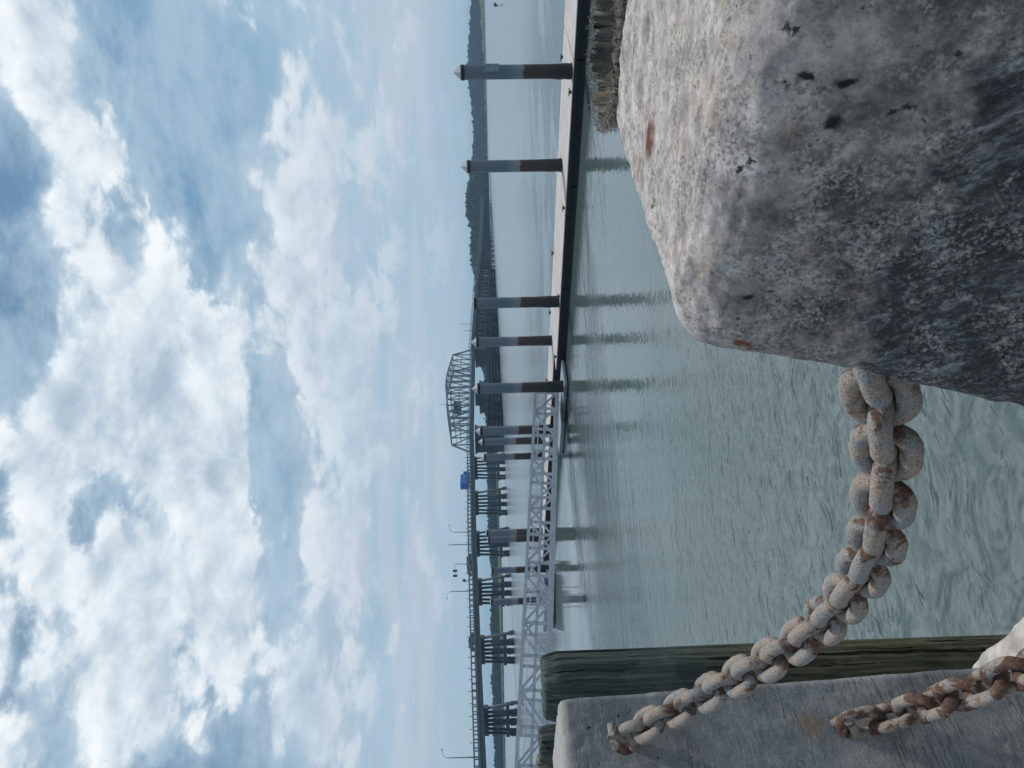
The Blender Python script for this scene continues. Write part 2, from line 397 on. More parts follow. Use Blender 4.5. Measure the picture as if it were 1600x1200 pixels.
# quay cap and wall
mt_cap = simple('pale_quay_concrete', (.42,.39,.36), .9, .3, 14, bump=.6, bd=.01, spec=.2)
SEDGE = atz(1548, 1012, ZQ).dot(SV)
o = frustum('sea_wall', (3.4, 9., .34), (0,0), .05, mt_cap, None, 170, .020, 5, sw(SEDGE-1.68, 1.2, ZQ), ANG)
tag(o, 'pale concrete cap of the quay wall under the two posts', 'sea wall')
wl = MB(); wl.box((-1.6,-15,-ZQ-3), (1.60,30,-.345))
wf = wl.build('wall_face', simple('stained_wall_concrete', (.16,.16,.15), .9, .3, 5, bump=.5, bd=.01), o)

# ------------------------------------------------------------------ chains
D = .0280
def link_mesh(seed, P=2.2, Wi=1.12, nseg=44, ns=16):
    rc = (Wi+1)*D/2; Lc = (P+1)*D; st = Lc-2*rc; per = 2*st+2*math.pi*rc
    vs_, fs = [], []
    for i in range(nseg):
        t = per*i/nseg
        if t < st: c = Vector((t-st/2, -rc, 0)); n = Vector((0,-1,0))
        elif t < st+math.pi*rc: a = (t-st)/rc-math.pi/2; n = Vector((math.cos(a), math.sin(a), 0)); c = Vector((st/2,0,0))+n*rc
        elif t < 2*st+math.pi*rc: u = t-st-math.pi*rc; c = Vector((st/2-u, rc, 0)); n = Vector((0,1,0))
        else: a = (t-2*st-math.pi*rc)/rc+math.pi/2; n = Vector((math.cos(a), math.sin(a), 0)); c = Vector((-st/2,0,0))+n*rc
        weld = math.exp(-((t-st/2)/(.20*D))**2)*.10 - math.exp(-((abs(t-st/2)-.36*D)/(.10*D))**2)*.05
        for k in range(ns):
            a = 2*math.pi*k/ns; d = n*math.cos(a)+Vector((0,0,1))*math.sin(a)
            p = c+d*(D/2)
            rr = D/2*(1+weld+.05*noise.fractal(p*55+Vector((seed,0,seed)), 1, 2, 3)+.02*noise.noise(p*240+Vector((seed,3,1))))
            vs_.append(c+d*rr)
    for i in range(nseg):
        for k in range(ns):
            i2 = (i+1) % nseg; k2 = (k+1) % ns
            fs.append((i*ns+k, i2*ns+k, i2*ns+k2, i*ns+k2))
    return vs_, fs
def chain(name, label, pts, mat, P, twist0, twist1, Wi=1.12):
    # pts: dense polyline in world space; links at pitch P*D
    pts = [Vector(p) for p in pts]; L = [0]
    for a, b in zip(pts, pts[1:]): L.append(L[-1]+(b-a).length)
    def at(t):
        for i in range(len(L)-1):
            if L[i+1] >= t: f = (t-L[i])/(L[i+1]-L[i]); return pts[i].lerp(pts[i+1], f)
        return pts[-1]
    root = empty(name, pts[0], label=label, cat='chain', group='rusty chains hung between the concrete posts')
    n = int(L[-1]/(P*D)); pit = L[-1]/n
    print('chain', name, n, 'links pitch', pit/D)
    for k in range(n):
        p = at((k+.5)*pit); a = at(max(0, k*pit)); b = at(min(L[-1], (k+1)*pit))
        x = (b-a).normalized(); y = Vector((0,0,1)).cross(x).normalized(); z = x.cross(y)
        cdir = EYE-p; tw = math.atan2(-cdir.dot(y), cdir.dot(z)) + R(twist0+(twist1-twist0)*k/n) + (math.pi/2 if k % 2 else 0) + R(random.uniform(-5, 5))
        M = Matrix((x, y, z)).transposed() @ Matrix.Rotation(tw, 3, 'X')
        v, f = link_mesh(k*3.3+P, P, Wi)
        o = obj('link', v, f, mat, root, True)
        o.matrix_local = Matrix.Translation(p-pts[0]) @ M.to_4x4()
    return root, pts
def curve_through(ctrl, n=80):
    # Catmull-Rom through control points
    c = [Vector(p) for p in ctrl]; c = [2*c[0]-c[1]]+c+[2*c[-1]-c[-2]]; out = []
    for i in range(1, len(c)-2):
        for j in range(n):
            t = j/n; a, b, d, e_ = c[i-1], c[i], c[i+1], c[i+2]
            out.append(.5*((2*b)+(d-a)*t+(2*a-5*b+4*d-e_)*t*t+(3*b-a-3*d+e_)*t**3))
    out.append(c[-2]); return out
A0 = on_face2(978, 1150, .035)
ch1 = [A0, atd(1108,1083,1.70), atd(1262,992,1.42), atd(1350,890,1.17), atd(1376,800,1.03), atd(1384,700,.93), atd(1374,615,.86), atd(1350,545,.81)]
root1, _ = chain('chain', 'upper heavy chain sagging across the water from grey post to near rough post', curve_through(ch1), m_chain, 2.03, 60, 85)
A1 = on_face2(1322, 1136, .035)
ch2 = [A1, atd(1400,1117,1.86), atd(1480,1092,1.72), atd(1600,1046,1.53), atd(1790,940,1.28), atd(1960,780,1.05), atd(1960,640,.88)]
root2, _ = chain('chain', 'lower rustier chain hanging near the foot of the grey post above the quay', curve_through(ch2), m_chain2, 2.75, 42, 50, 1.35)
def eye_bolt(A, rt, mat, up):
    e = empty('eye_bolt', A, label='corroded steel eye set in the grey post for the %s chain' % ('upper' if up else 'lower'), cat='eye bolt')
    b = MB(); ux = SV; uz = Vector((0,0,1)); pts = []
    for k in range(17):
        a = math.pi*k/16; pts.append(-WV*(math.sin(a)*1.7*D-.8*D) + (uz*.75+ux*.66)*math.cos(a)*.95*D)
    pts = [pts[0]+WV*.06]+pts+[pts[-1]+WV*.06]
    b.tube(pts, D*.40, 12); b.build('eye', mat, e, True)
    c = MB(); c.tube([WV*.052, WV*.036, WV*.030], [1.7*D, 1.6*D, 1.2*D], 18); c.build('base_plate', mat, e, True)
    if up:
        p = MB(); q = (uz*.9-ux*.1)*1.5*D-WV*1.2*D
        p.tube([q-ux*.1*D, q+ux*.8*D], .42*D, 14); p.tube([q-ux*.40*D, q-ux*.11*D], .58*D, 6); p.build('shackle_pin', m_chain, e, False)
eye_bolt(A0, root1, m_chain2, True); eye_bolt(A1, root2, m_chain2, False)

# ------------------------------------------------------------------ timber fender piles
def wood_pile(name, label, c, r, ztop, mat, ragged, seed, hollow=False):
    e = empty(name, (c.x, c.y, 0), label=label, cat='wooden pile')
    ns = 110; zs = [-2.5, -.5, 1.] + [ztop-1.1+.05*i for i in range(20)] + [ztop-.1+.01*i for i in range(11)]
    vs_, fs = [], []
    for i, z in enumerate(zs):
        for k in range(ns):
            a = 2*math.pi*k/ns; px_, py_ = math.cos(a), math.sin(a)
            gr = noise.fractal(Vector((px_*4+seed, py_*4, z*.35)), 1, 2, 5)*.035 + noise.noise(Vector((px_*13+seed, py_*13, z*.5)))*.03
            ck = noise.noise(Vector((px_*5+seed, py_*5, z*.12+9)))
            if abs(ck) < .045: gr -= .09*(1-abs(ck)/.045)
            top = ragged*(noise.noise(Vector((px_*3.1+seed, py_*3.1, 2)))*1.0 + noise.noise(Vector((px_*14, py_*14+seed, 5)))*.55)
            f = max(0, (z-(ztop-.1))/.1)
            zz = z+top*f*(1 if f < .99 else 1)
            rr = r*(1+gr)*(1-.10*max(0,f-.5)*2)
            vs_.append((rr*px_, rr*py_, zz))
    n = len(zs)
    for i in range(n-1):
        for k in range(ns):
            k2 = (k+1) % ns; fs.append((i*ns+k, i*ns+k2, (i+1)*ns+k2, (i+1)*ns+k))
    prev = (n-1)*ns
    for q, rad in enumerate((.85, .6, .3)):
        b = len(vs_)
        for k in range(ns):
            a = 2*math.pi*k/ns; x_, y_ = math.cos(a)*rad*r, math.sin(a)*rad*r
            dz_ = (.6*ragged*noise.noise(Vector((x_*30, y_*30+seed, 1))) - (.07*(q+1) if hollow else -.01))
            vs_.append((x_, y_, ztop+dz_))
        for k in range(ns):
            k2 = (k+1) % ns; fs.append((prev+k, prev+k2, b+k2, b+k))
        prev = b
    fs.append(tuple(prev+k for k in range(ns)))
    obj('timber', vs_, fs, mat, e, True); return e
p = atd(955, 1069, 2.85)
wood_pile('wooden_pile', 'tall dark timber pile standing behind the grey post, cracked along its length', Vector((p.x, p.y, 0)), .128, atd(852,1069,2.85).z, m_wood, .012, 1.0)
p = atd(860, 1163, 3.45)
wood_pile('wooden_pile', 'short sight of dark timber pile just left behind the grey post top', Vector((p.x, p.y, 0)), .085, atd(846,1163,3.45).z, m_wood, .015, 4.0)
p = atd(860, 1200, 3.8)
wood_pile('wooden_pile', 'pale grey weathered pile top at the left border behind the grey post', Vector((p.x, p.y, 0)), .075, atd(843,1200,3.8).z, m_oldwood, .03, 6.0)
# rotten pile behind the near post with dried fibres on its head
pc = atd(945, 62, 1.30); RP = .150
pe = wood_pile('wooden_pile', 'rotten grooved pile stump with frayed fibrous head behind the near rough post', Vector((pc.x, pc.y, 0)), RP, atd(944,62,1.30).z, m_oldwood, .016, 9.0, True)
fm = MB(); zt = atd(944,62,1.30).z
rr_ = random.Random(3)
for i in range(2600):
    a = rr_.uniform(0, 2*math.pi)
    dens_ = .5+.5*noise.noise(Vector((math.cos(a)*2.4, math.sin(a)*2.4, 7)))
    if rr_.random() > dens_*1.3: continue
    rad = RP*(.90+.13*rr_.random()); z = zt-abs(rr_.gauss(0, .022))+.006
    q = Vector((rad*math.cos(a), rad*math.sin(a), z)); d = Vector((rr_.gauss(0,1), rr_.gauss(0,1), rr_.gauss(0,.7))).normalized()
    pts = [q]
    for j in range(4):
        d = (d+Vector((rr_.gauss(0,.6), rr_.gauss(0,.6), rr_.gauss(0,.6)))).normalized(); pts.append(pts[-1]+d*rr_.uniform(.002,.0055))
    fm.tube(pts, [.0006,.0006,.0005,.0005,.0003], 4, False)
fo = fm.build('dried_fibres', simple('dry_fibre', (.27,.24,.22), .9, .5, 60, bump=0), pe)
fo['kind'] = 'stuff'

# ------------------------------------------------------------------ water
mt, g = new_mat('harbour_water')
c = g.n('ShaderNodeTexCoord').outputs['Object']
cr = g.n('ShaderNodeVectorRotate', {'rotation_type': 'Z_AXIS'}, Vector=c, Angle=R(-18)).outputs[0]
# calm and ruffled patches
pat = g.ss(g.noise(g.v('MULTIPLY', cr, (.045, .10, 1)), 1., 4, .55, .5), .44, .56)
cd = g.n('ShaderNodeCameraData').outputs['View Distance']
dist = g.v('LENGTH', g.v('SUBTRACT', c, (0, 0, 0)), out=1)
turb0 = g.noise(g.v('MULTIPLY', c, (.03,.03,1)), 1., 3, .5)
n1 = g.noise(g.v('MULTIPLY', cr, (.9, 1.5, 1)), 1., 3, .5, .6)
n2 = g.noise(g.v('MULTIPLY', cr, (3.4, 6.2, 1)), 1., 3, .55, .4)
n3 = g.noise(g.v('MULTIPLY', cr, (13., 24., 1)), 1., 2, .5, .3)
h = g.m('ADD', g.m('ADD', g.m('MULTIPLY', n1, .032), g.m('MULTIPLY', n2, .022)), g.m('MULTIPLY', g.m('MULTIPLY', n3, .0046), g.m('ADD', g.m('MULTIPLY', pat, 1.1), .25)))
W1 = atz(897, 700, 0); W2 = atz(950, 1000, 0); wn = Vector((-(W2-W1).y, (W2-W1).x, 0)).normalized()
if wn.y < 0: wn = -wn
sd_ = g.m('SUBTRACT', g.v('DOT_PRODUCT', g.v('MULTIPLY_ADD', g.noise(c, .35, 3, .5, col=True), (5,5,0), c), tuple(wn), out=1), W1.dot(wn)+2.5)
calm = g.m('MULTIPLY', g.ss(sd_, -.4, 1.6), g.ss(g.n('ShaderNodeSeparateXYZ', Vector=c).outputs[0], 1., -4.))
h = g.m('MULTIPLY', h, g.m('ADD', g.m('MULTIPLY', pat, .55), .45))
h = g.m('MULTIPLY', h, g.m('SUBTRACT', 1., g.m('MULTIPLY', calm, .82)))
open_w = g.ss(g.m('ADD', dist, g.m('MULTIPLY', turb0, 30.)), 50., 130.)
near = g.ss(dist, 4., 20., 1., 0.)
n0 = g.noise(g.v('MULTIPLY', cr, (1.5, 2.1, 1)), 1., 2, .40, 1.5)
h = g.m('ADD', h, g.m('MULTIPLY', g.m('MULTIPLY', n0, .10), near))
bp = g.bump(h, 1.0, 1.0)
turb = g.m('ADD', g.m('MULTIPLY', g.noise(g.v('MULTIPLY', c, (.25,.25,1)), 1., 5, .6), .5), g.m('MULTIPLY', g.ss(g.noise(g.v('MULTIPLY', cr, (1.7,2.0,1)), 1., 3, .5, 2.6), .40, .60), g.m('MULTIPLY', near, .9)))
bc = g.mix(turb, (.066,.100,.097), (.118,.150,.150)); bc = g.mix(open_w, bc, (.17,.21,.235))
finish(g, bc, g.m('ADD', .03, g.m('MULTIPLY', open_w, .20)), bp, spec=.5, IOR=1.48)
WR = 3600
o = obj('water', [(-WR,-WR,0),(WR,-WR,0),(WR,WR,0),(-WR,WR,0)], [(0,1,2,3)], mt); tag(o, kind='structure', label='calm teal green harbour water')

# ------------------------------------------------------------------ floating dock
m_deck = simple('pale_dock_concrete', (.43,.395,.38), .85, .12, 1.2, bump=.1)
m_side = simple('black_float_side', (.010,.014,.018), .6, .3, 3)
m_grey = simple('grey_float_plastic', (.23,.26,.30), .6, .15, 4)
m_alu = simple('galvanised_aluminium', (.47,.49,.54), .5, .12, 3, metal=.1, bump=.05)
m_cleat = simple('cleat_iron', (.03,.035,.04), .5)
FB = .50
def dock_local(s_, w_, z): return (s_, w_, z)
e = empty('floating_dock', sw(30.7, 0, 0), ANG, label='long pale floating dock with black sides running across the harbour', cat='dock')
def float_section(s0, s1, w0, w1):
    b = MB(); b.box((s0, w0, FB-.07), (s1, w1, FB)); b.build('deck', m_deck, e)
    b = MB(); b.box((s0+.05, w0+.03, -.25), (s1-.05, w1-.03, FB-.07)); 
    b.build('float', m_side, e)
    b = MB(); b.box((s0-.05, w0, FB-.19), (s0, w1, FB-.03)); b.box((s1, w0, FB-.19), (s1+.05, w1, FB-.03)); b.build('rub_strip', m_side, e)
ww = -6.0
while ww < 28.0:
    float_section(0, 4.4, ww, min(28.3, ww+5.66)); ww += 5.72
ww = 28.36
while ww < 50: float_section(1.5, 4.4, ww, ww+5.6); ww += 5.66
for kk, wc in enumerate([-4, 1.5, 7., 12.5, 18., 23.2, 27.4]):
    for s_ in (.18, 4.2):
        b = MB(); b.tube([(s_,wc-.17,FB+.10),(s_,wc+.17,FB+.10)], .026, 6); b.box((s_-.03,wc-.06,FB),(s_+.03,wc+.06,FB+.09)); b.build('cleat', m_cleat, e)
for wc in (33., 38.5, 44., 48.5):
    b = MB(); b.tube([(4.2,wc-.17,FB+.10),(4.2,wc+.17,FB+.10)], .026, 6); b.box((4.17,wc-.06,FB),(4.23,wc+.06,FB+.09)); b.build('cleat', m_cleat, e)
# low landing floats
SLF = atz(880, 604, .24).dot(SV)-.42; print('landing s', SLF, atz(880,604,.24).dot(WV))
e = empty('landing_float', sw(SLF, 28.3, 0), ANG, label='low grey landing float under the foot of the gangway', cat='float')
FW = 30.6-SLF
b = MB(); b.box((0,-.9,.10),(FW,2.2,.24)); b.build('deck', m_grey, e)
b = MB(); b.box((.03,2.22,.06),(3.1,5.0,.26)); b.build('deck', m_grey, e)
b = MB(); b.box((.05,-.85,-.2),(FW-.03,2.15,.10)); b.build('float', m_side, e)
b = MB(); b.box((.08,2.25,-.2),(3.05,4.95,.06)); b.build('float', m_side, e)
for q in range(5): b = MB(); b.tube([(.05,-.6+q*.9,.14),(.0,-.6+q*.9,.14)], .09, 10); b.build('bumper', m_grey, e)

# ------------------------------------------------------------------ dock guide piles
mt, g = new_mat('sleeved_pile')
c = g.n('ShaderNodeTexCoord').outputs['Object']; sx = g.n('ShaderNodeSeparateXYZ', Vector=c)
zz = g.m('ADD', sx.outputs[2], g.m('MULTIPLY', g.m('SUBTRACT', g.noise(c, 5, 4, .6), .5), .30))
col = g.ramp(g.ss(zz, 0., 5., typ='LINEAR'), [(0.,(.010,.012,.012)),(.20,(.018,.020,.018)),(.36,(.045,.040,.036)),(.48,(.075,.045,.040)),(.502,(.085,.055,.05)),(.512,(.22,.235,.24)),(.56,(.21,.25,.29)),(.64,(.125,.17,.23)),(.85,(.145,.175,.215)),(1.,(.16,.175,.21))])
st = g.noise(g.v('MULTIPLY', c, (14,14,1.2)), 1., 6, .65)
col = g.mix(g.m('MULTIPLY', g.ss(st, .4, .7), .22), col, (.06,.06,.065))
bar = g.m('MULTIPLY', g.ss(g.noise(c, 26, 5, .7), .5, .62), g.ss(zz, 1.4, 2.5, 1., 0.))
col = g.mix(g.m('MULTIPLY', bar, .5), col, (.10,.10,.085))
finish(g, col, .55, g.bump(g.noise(c, 30, 5, .6), .3, .02), spec=.3); m_pile = mt
m_cap = simple('pale_pile_cap', (.24,.26,.29), .5, .1, 6); m_ring = simple('dark_ring', (.02,.022,.03), .6)
GP = 'steel guide piles of the floating dock'
piles = [  # x,y of shaft centre at photo, base x or None, dist or None, ztop, cone, label
 (111, 903, None, 5.12, 1, 'largest blue grey guide pile at right with a pale plate near its top'),
 (258, 878, None, 5.08, 1, 'blue grey guide pile second from the right, far dock edge, with pointed cap'),
 (471, 877, None, 5.0, 0, 'guide pile on the near dock edge in front of the dark fender timbers'),
 (532, 862, None, 5.02, 1, 'guide pile on the far dock edge just right of the truss span'),
 (604, 880, None, 4.95, 1, 'guide pile beside the gangway foot, below the middle of the truss span'),
 (671, None, 47., 4.97, 1, 'first of the two close guide piles behind the gangway end'),
 (688, None, 53., 4.93, 1, 'second of the two close guide piles behind the gangway, slightly lower'),
 (712, None, 58., 4.9, 1, 'slim guide pile just left of the close pair behind the gangway'),
 (830.5, None, 57., 4.85, 0, 'right half of the touching pair of guide piles behind the gangway middle'),
 (840.5, None, 58.5, 4.75, 0, 'left half of the touching pair of guide piles behind the gangway middle'),
 (889, None, 61., 4.55, 0, 'thin far guide pile behind the gangway near the dock end'),
 (938, None, 57.5, 4.65, 0, 'leftmost guide pile, rising beside the moored skiff')]
proto = {}
for (y_, bx, dd, zt_, cone, lab) in piles:
    p = atz(bx, y_, FB if y_ != 604 else .24) if bx else atd(850, y_, dd)
    if bx and y_ < 500 and p.dot(SV) < 31.12: q_ = ray(bx, y_); q_.z = 0; p = q_*(31.12/q_.dot(SV))
    e = empty('dock_pile', (p.x, p.y, 0), label=lab, cat='pile', group=GP)
    r = .285 if (bx or dd < 50) else .26
    seed = y_*.13
    vs_, fs = [], []; zs = [-1.5]+[i*.12 for i in range(0, 24)]+[3.1, 4.0, zt_]; ns = 28
    for z in zs:
        for k in range(ns):
            a = 2*math.pi*k/ns; rr = r
            if z < 2.6:
                q = Vector((math.cos(a)*3+seed, math.sin(a)*3, z*3)); gw = max(0, (1.7-z)/1.7)
                rr += (.02 + .07*max(0,noise.fractal(q, 1, 2, 3)))*min(1, gw*1.5) + .012*noise.noise(q*4)*gw
            vs_.append((rr*math.cos(a), rr*math.sin(a), z))
    for i in range(len(zs)-1):
        for k in range(ns): k2 = (k+1) % ns; fs.append((i*ns+k, i*ns+k2, (i+1)*ns+k2, (i+1)*ns+k))
    obj('shaft', vs_, fs, m_pile, e, True)
    b = MB(); b.tube([(0,0,zt_-.14),(0,0,zt_+.01)], r+.025, 28); b.build('collar', m_ring, e)
    b = MB()
    if cone: b.tube([(0,0,zt_+.01),(0,0,zt_+.32)], [r+.02, .01], 28)
    else: b.tube([(0,0,zt_+.01),(0,0,zt_+.07)], [r+.02, r*.7], 28)
    b.build('cap', m_cap, e, False)
    if y_ == 111:
        b = MB(); b.box((-.10,-r-.03,3.55),(.22,-r+.03,4.15)); b.build('plate', simple('faded_plate', (.20,.24,.29), .5, .1), e)

# ------------------------------------------------------------------ gangway
ga = atd(874, 639, 42.5); ga.z = .50
gb_ = atd(852, 1198, 31.0)
gdir = (gb_-ga); L0 = gdir.length; gx = gdir.normalized(); gl = L0*1.25
rz = math.atan2(gx.y, gx.x); slope = math.asin(gx.z)
e = empty('gangway', ga, rz, label='sloping aluminium truss gangway leading up from the float to the quay', cat='gangway')
e.rotation_euler = (0, -slope, rz)
GH = 1.22; GW = 1.5; NP = int(gl/1.45); pl = gl/NP
for side in (0, 1):
    yy = side*GW
    b = MB(); b.bar((0,yy,GH),(gl,yy,GH), .15); b.build('top_chord', m_alu, e)
    b = MB(); b.bar((0,yy,0),(gl,yy,0), .16, .22); b.build('bottom_chord', m_alu, e)
    b = MB(); b.bar((0,yy+.03,.62),(gl,yy+.03,.62), .06, .11); b.build('mid_rail', m_alu, e)
    b = MB(); ins = .14 if side == 0 else -.14
    if side == 0: b.tube([(.2,yy+ins,.96),(gl,yy+ins,.96)], .018, 8); b.build('hand_rail', m_alu, e)
    for k in range(NP+1):
        b = MB(); b.bar((k*pl,yy,.085),(k*pl,yy,GH-.076), .12); b.build('upright', m_alu, e)
        if k < NP:
            a0, a1 = (.085, GH-.05) if (k % 2 == 0) else (GH-.05, .085)
            b = MB(); b.bar((k*pl+.05,yy,a0),((k+1)*pl-.05,yy,a1), .09); b.build('diagonal', m_alu, e)
    b = MB(); pts = [(0,yy,GH)]+[(-.02-.48*math.sin(t*math.pi/2/6),yy,GH-.02-.55*(1-math.cos(t*math.pi/2/6))) for t in range(7)]+[(-.1,yy,.15)]
    b.tube(pts, .03, 8); b.build('end_loop', m_alu, e, True)
b = MB(); b.box((-.3,.07,.02),(gl,GW-.07,.06))
for k in range(NP*2+1): b.box((k*pl/2-.03,.07,-.07),(k*pl/2+.03,GW-.07,.018))
b.build('walkway', simple('grating', (.26,.28,.32), .6, .1, 6, metal=.2), e)

# ------------------------------------------------------------------ skiff moored behind the gangway
p = atz(868, 942, 0); e = empty('skiff', (p.x, p.y+1.2, 0), R(160), label='small grey open skiff with console moored behind the gangway', cat='boat')
m_hull = simple('grey_boat_hull', (.34,.35,.40), .4, .08, 3); m_dk = simple('outboard_black', (.02,.02,.025), .35); m_blue = simple('blue_cover', (.03,.07,.17), .6)
vs_, fs = [], []; st_ = 12
for i in range(st_+1):
    t = i/st_; x = -2.6+5.2*t; wd = .95*(1-max(0, t-.5)**2*3.6); sh = .55+.30*t*t
    for (yy, zz_) in ((-1,1),(-.92,.45),(-.6,.02),(0,-.15),(.6,.02),(.92,.45),(1,1)): vs_.append((x+(.35*zz_*t), yy*max(wd,.04), -.05+zz_*sh))
for i in range(st_):
    for k in range(6): a = i*7+k; fs.append((a, a+1, a+8, a+7))
fs.append(tuple(range(7))); obj('hull', vs_, fs, m_hull, e, True)
b = MB(); b.box((-2.4,-.8,.14),(1.9,.8,.18)); b.build('sole', m_hull, e)
b = MB(); b.box((-.4,-.35,.18),(.25,.35,1.1)); b.bar((.25,-.3,1.1),(.05,-.3,1.5),.03); b.bar((.25,.3,1.1),(.05,.3,1.5),.03); b.build('console', m_hull, e)
b = MB(); b.box((-3.0,-.2,.35),(-2.6,.2,1.15)); b.bar((-2.8,0,.4),(-2.85,0,-.4),.12); b.build('outboard_motor', m_dk, e)
b = MB(); b.box((-1.6,-.3,.18),(-1.1,.3,.72)); b.build('seat', m_blue, e)
b = MB()
for (xx,yy) in ((-.6,-.5),(.5,-.5),(-.6,.5),(.5,.5)): b.tube([(xx,yy,.18),(xx*.9,yy*.9,2.05)], .03, 8)
b.build('top_frame', m_alu, e)
b = MB(); b.box((-.9,-.65,2.05),(.8,.65,2.11)); b.build('canopy', m_hull, e)
b = MB(); b.tube([(-.5,.3,2.11),(-.55,.32,3.3)], .012, 5); b.build('aerial', m_dk, e)

# small marker on the water at the far right
p = atz(783, 8, 0); e = empty('channel_marker', p, R(20), label='tiny dark day marker standing in open water at far right', cat='marker')
b = MB(); b.tube([(0,0,-1),(0,0,1.9)], .07, 8); b.build('post', m_cleat, e)
b = MB(); b.box((-.55,-.12,1.0),(.55,-.08,1.45)); b.bar((-.5,-.14,.75),(.5,-.14,1.6),.1); b.build('board', m_cleat, e)

# ------------------------------------------------------------------ bridge
Y0 = 172.; B0 = Vector((-.4557*Y0, Y0, 0)); Bd = Vector((.0559*Y0, .112*Y0, 0)); SP = Bd.length
BX = Bd.normalized(); BYv = Vector((BX.y, -BX.x, 0))       # BYv: towards the viewer's right
if BYv.y > 0: BYv = -BYv
bang = math.atan2(BX.y, BX.x)
m_brs = simple('bridge_steel', (.070,.100,.125), .6, .15, .8); m_brc = simple('bridge_concrete', (.075,.095,.10), .85, .25, .9)
m_tim = simple('bridge_timber', (.022,.028,.030), .85, .4, 1.5); m_tru = simple('truss_paint', (.11,.16,.175), .55, .15, 1)
m_road = simple('asphalt', (.05,.05,.05), .9)
ZT = [(-3,6.6),(-.9,7.1),(1,8.6),(3,10.0),(5.7,11.3),(9.7,11.8),(14.8,10.2),(17.3,8.4),(24,6.8),(30,6.)]
def zdeck(k):                        # underside of the girders
    for (a, va), (b_, vb) in zip(ZT, ZT[1:]):
        if k <= b_: return va+(vb-va)*(k-a)/(b_-a)
    return 6.
BE = empty('trestle_bridge', B0, bang, label='long road bridge on raked pile bents crossing the river', cat='bridge')
WB = 9.4
def bl(k, y, z): return (k*SP, y, z)
# local y: positive = left of BX (far side), negative = near side
def ramp_part(name, k0, k1, y0, y1, z0, z1, mat, step=.5):
    b = MB(); k = k0
    while k < k1-1e-6:
        q = min(k1, k+step); n = len(b.v)
        for kk in (k, q):
            zz_ = zdeck(kk)
            b.v += [bl(kk,y0,zz_+z0), bl(kk,y1,zz_+z0), bl(kk,y1,zz_+z1), bl(kk,y0,zz_+z1)]
        b.f += [tuple(n+i for i in t) for t in ((0,1,2,3),(7,6,5,4),(0,4,5,1),(1,5,6,2),(2,6,7,3),(3,7,4,0))]
        k = q
    return b.build(name, mat, BE)
for (k0, k1) in ((-2.2, 5.82), (9.53, 25.)):
    for yy in (-4.0, -1.3, 1.3, 4.0): ramp_part('girder', k0, k1, yy-.16, yy+.16, 0, 1.15, m_brs)
    ramp_part('deck', k0, k1, -4.9, 4.9, 1.16, 1.45, m_brc)
    ramp_part('road', k0, k1, -4.3, 4.3, 1.454, 1.50, m_road)
    for yy in (-4.75, 4.75):
        b = MB(); k = k0
        while k < k1:
            z = zdeck(k)+1.45; q = min(k1, k+.1)
            b.bar(bl(k,yy,z), bl(k,yy,z+1.15), .2); zq = zdeck(q)+1.45
            b.bar(bl(k,yy,z+1.15), bl(q,yy,zq+1.15), .10, .22)
            b.bar(bl(k,yy,z+.12), bl(q,yy,zq+.12), .2, .24)
            k = q
        b.build('railing', m_brs, BE)
        if yy < 0 and k0 < 0:
            b = MB(); k = k0
            while k < k1:
                z = zdeck(k)+2.6; b.bar(bl(k,yy,z), bl(k,yy,z+.8), .10); k += .16
                b.build('railing_spikes', m_brs, BE)
def bent(k, npile, rake, dense=False):
    z = zdeck(k)
    b = MB(); b.box((-.5,-WB/2,z-1.0),(.5,WB/2,z-.01))
    o = b.build('bent', m_brc, BE, loc=bl(k,0,0))
    b = MB(); b.box((-.42,-WB/2-.75,1.9),(.42,WB/2+.75,2.75)) if not dense else b.box((-.25,-WB/2-.3,2.2),(.25,WB/2+.3,2.6))
    b.build('cross_beam', m_brc, o)
    for i in range(npile):
        y0 = -WB/2+.5+(WB-1)*i/(npile-1); f = (i/(npile-1)-.5)*2
        y1 = y0+rake*f*abs(f)+ (.5 if i % 2 else -.5)
        b = MB(); zt_ = z-1.0
        def P_(t): return (0, y0+(y1-y0)*t, zt_+( -1.5-zt_)*t)
        tt = (zt_-1.9)/(zt_+1.5)
        if dense: b.tube([P_(0), P_(1)], .26, 6)
        else:
            pts = [P_(0), P_(tt)]; rs = [.36,.36]
            for j in range(1, 8):
                t = tt+(1-tt)*j/8; q = Vector(P_(t)); pts.append(tuple(q)); rs.append(.40+.26*random.random())
            b.tube(pts, rs, 9)
        b.build('pile', m_brc if not dense else m_tim, o, not dense)
for k in range(-2, 6): bent(k, 7, 1.3)
k = 10.0
while k < 24.5: bent(k, 5, .5, True); k += .55
# concrete piers under the swing span
PIERS = empty('bridge_piers', B0, bang, label='massive concrete piers below the truss swing span', cat='pier')
for (kc, hw, hy) in ((5.95,2.4,4.6),(7.6,4.4,5.2),(9.6,2.4,4.6)):
    z = zdeck(min(kc, 9.6)); b = MB()
    b.box((kc*SP-hw,-hy,-2),(kc*SP+hw,hy,z-1.2 if hw < 4 else 8.2)); b.box((kc*SP-hw-.4,-hy-.4,(z-1.2 if hw < 4 else 8.2)+.01),(kc*SP+hw+.4,hy+.4,(z-.3 if hw < 4 else 9.4)))
    b.build('pier', m_brc, PIERS)
    if hw > 4: b = MB(); b.tube([(kc*SP,0,9.41),(kc*SP,0,11.2)], 3.8, 20); b.build('turntable', m_brs, PIERS)
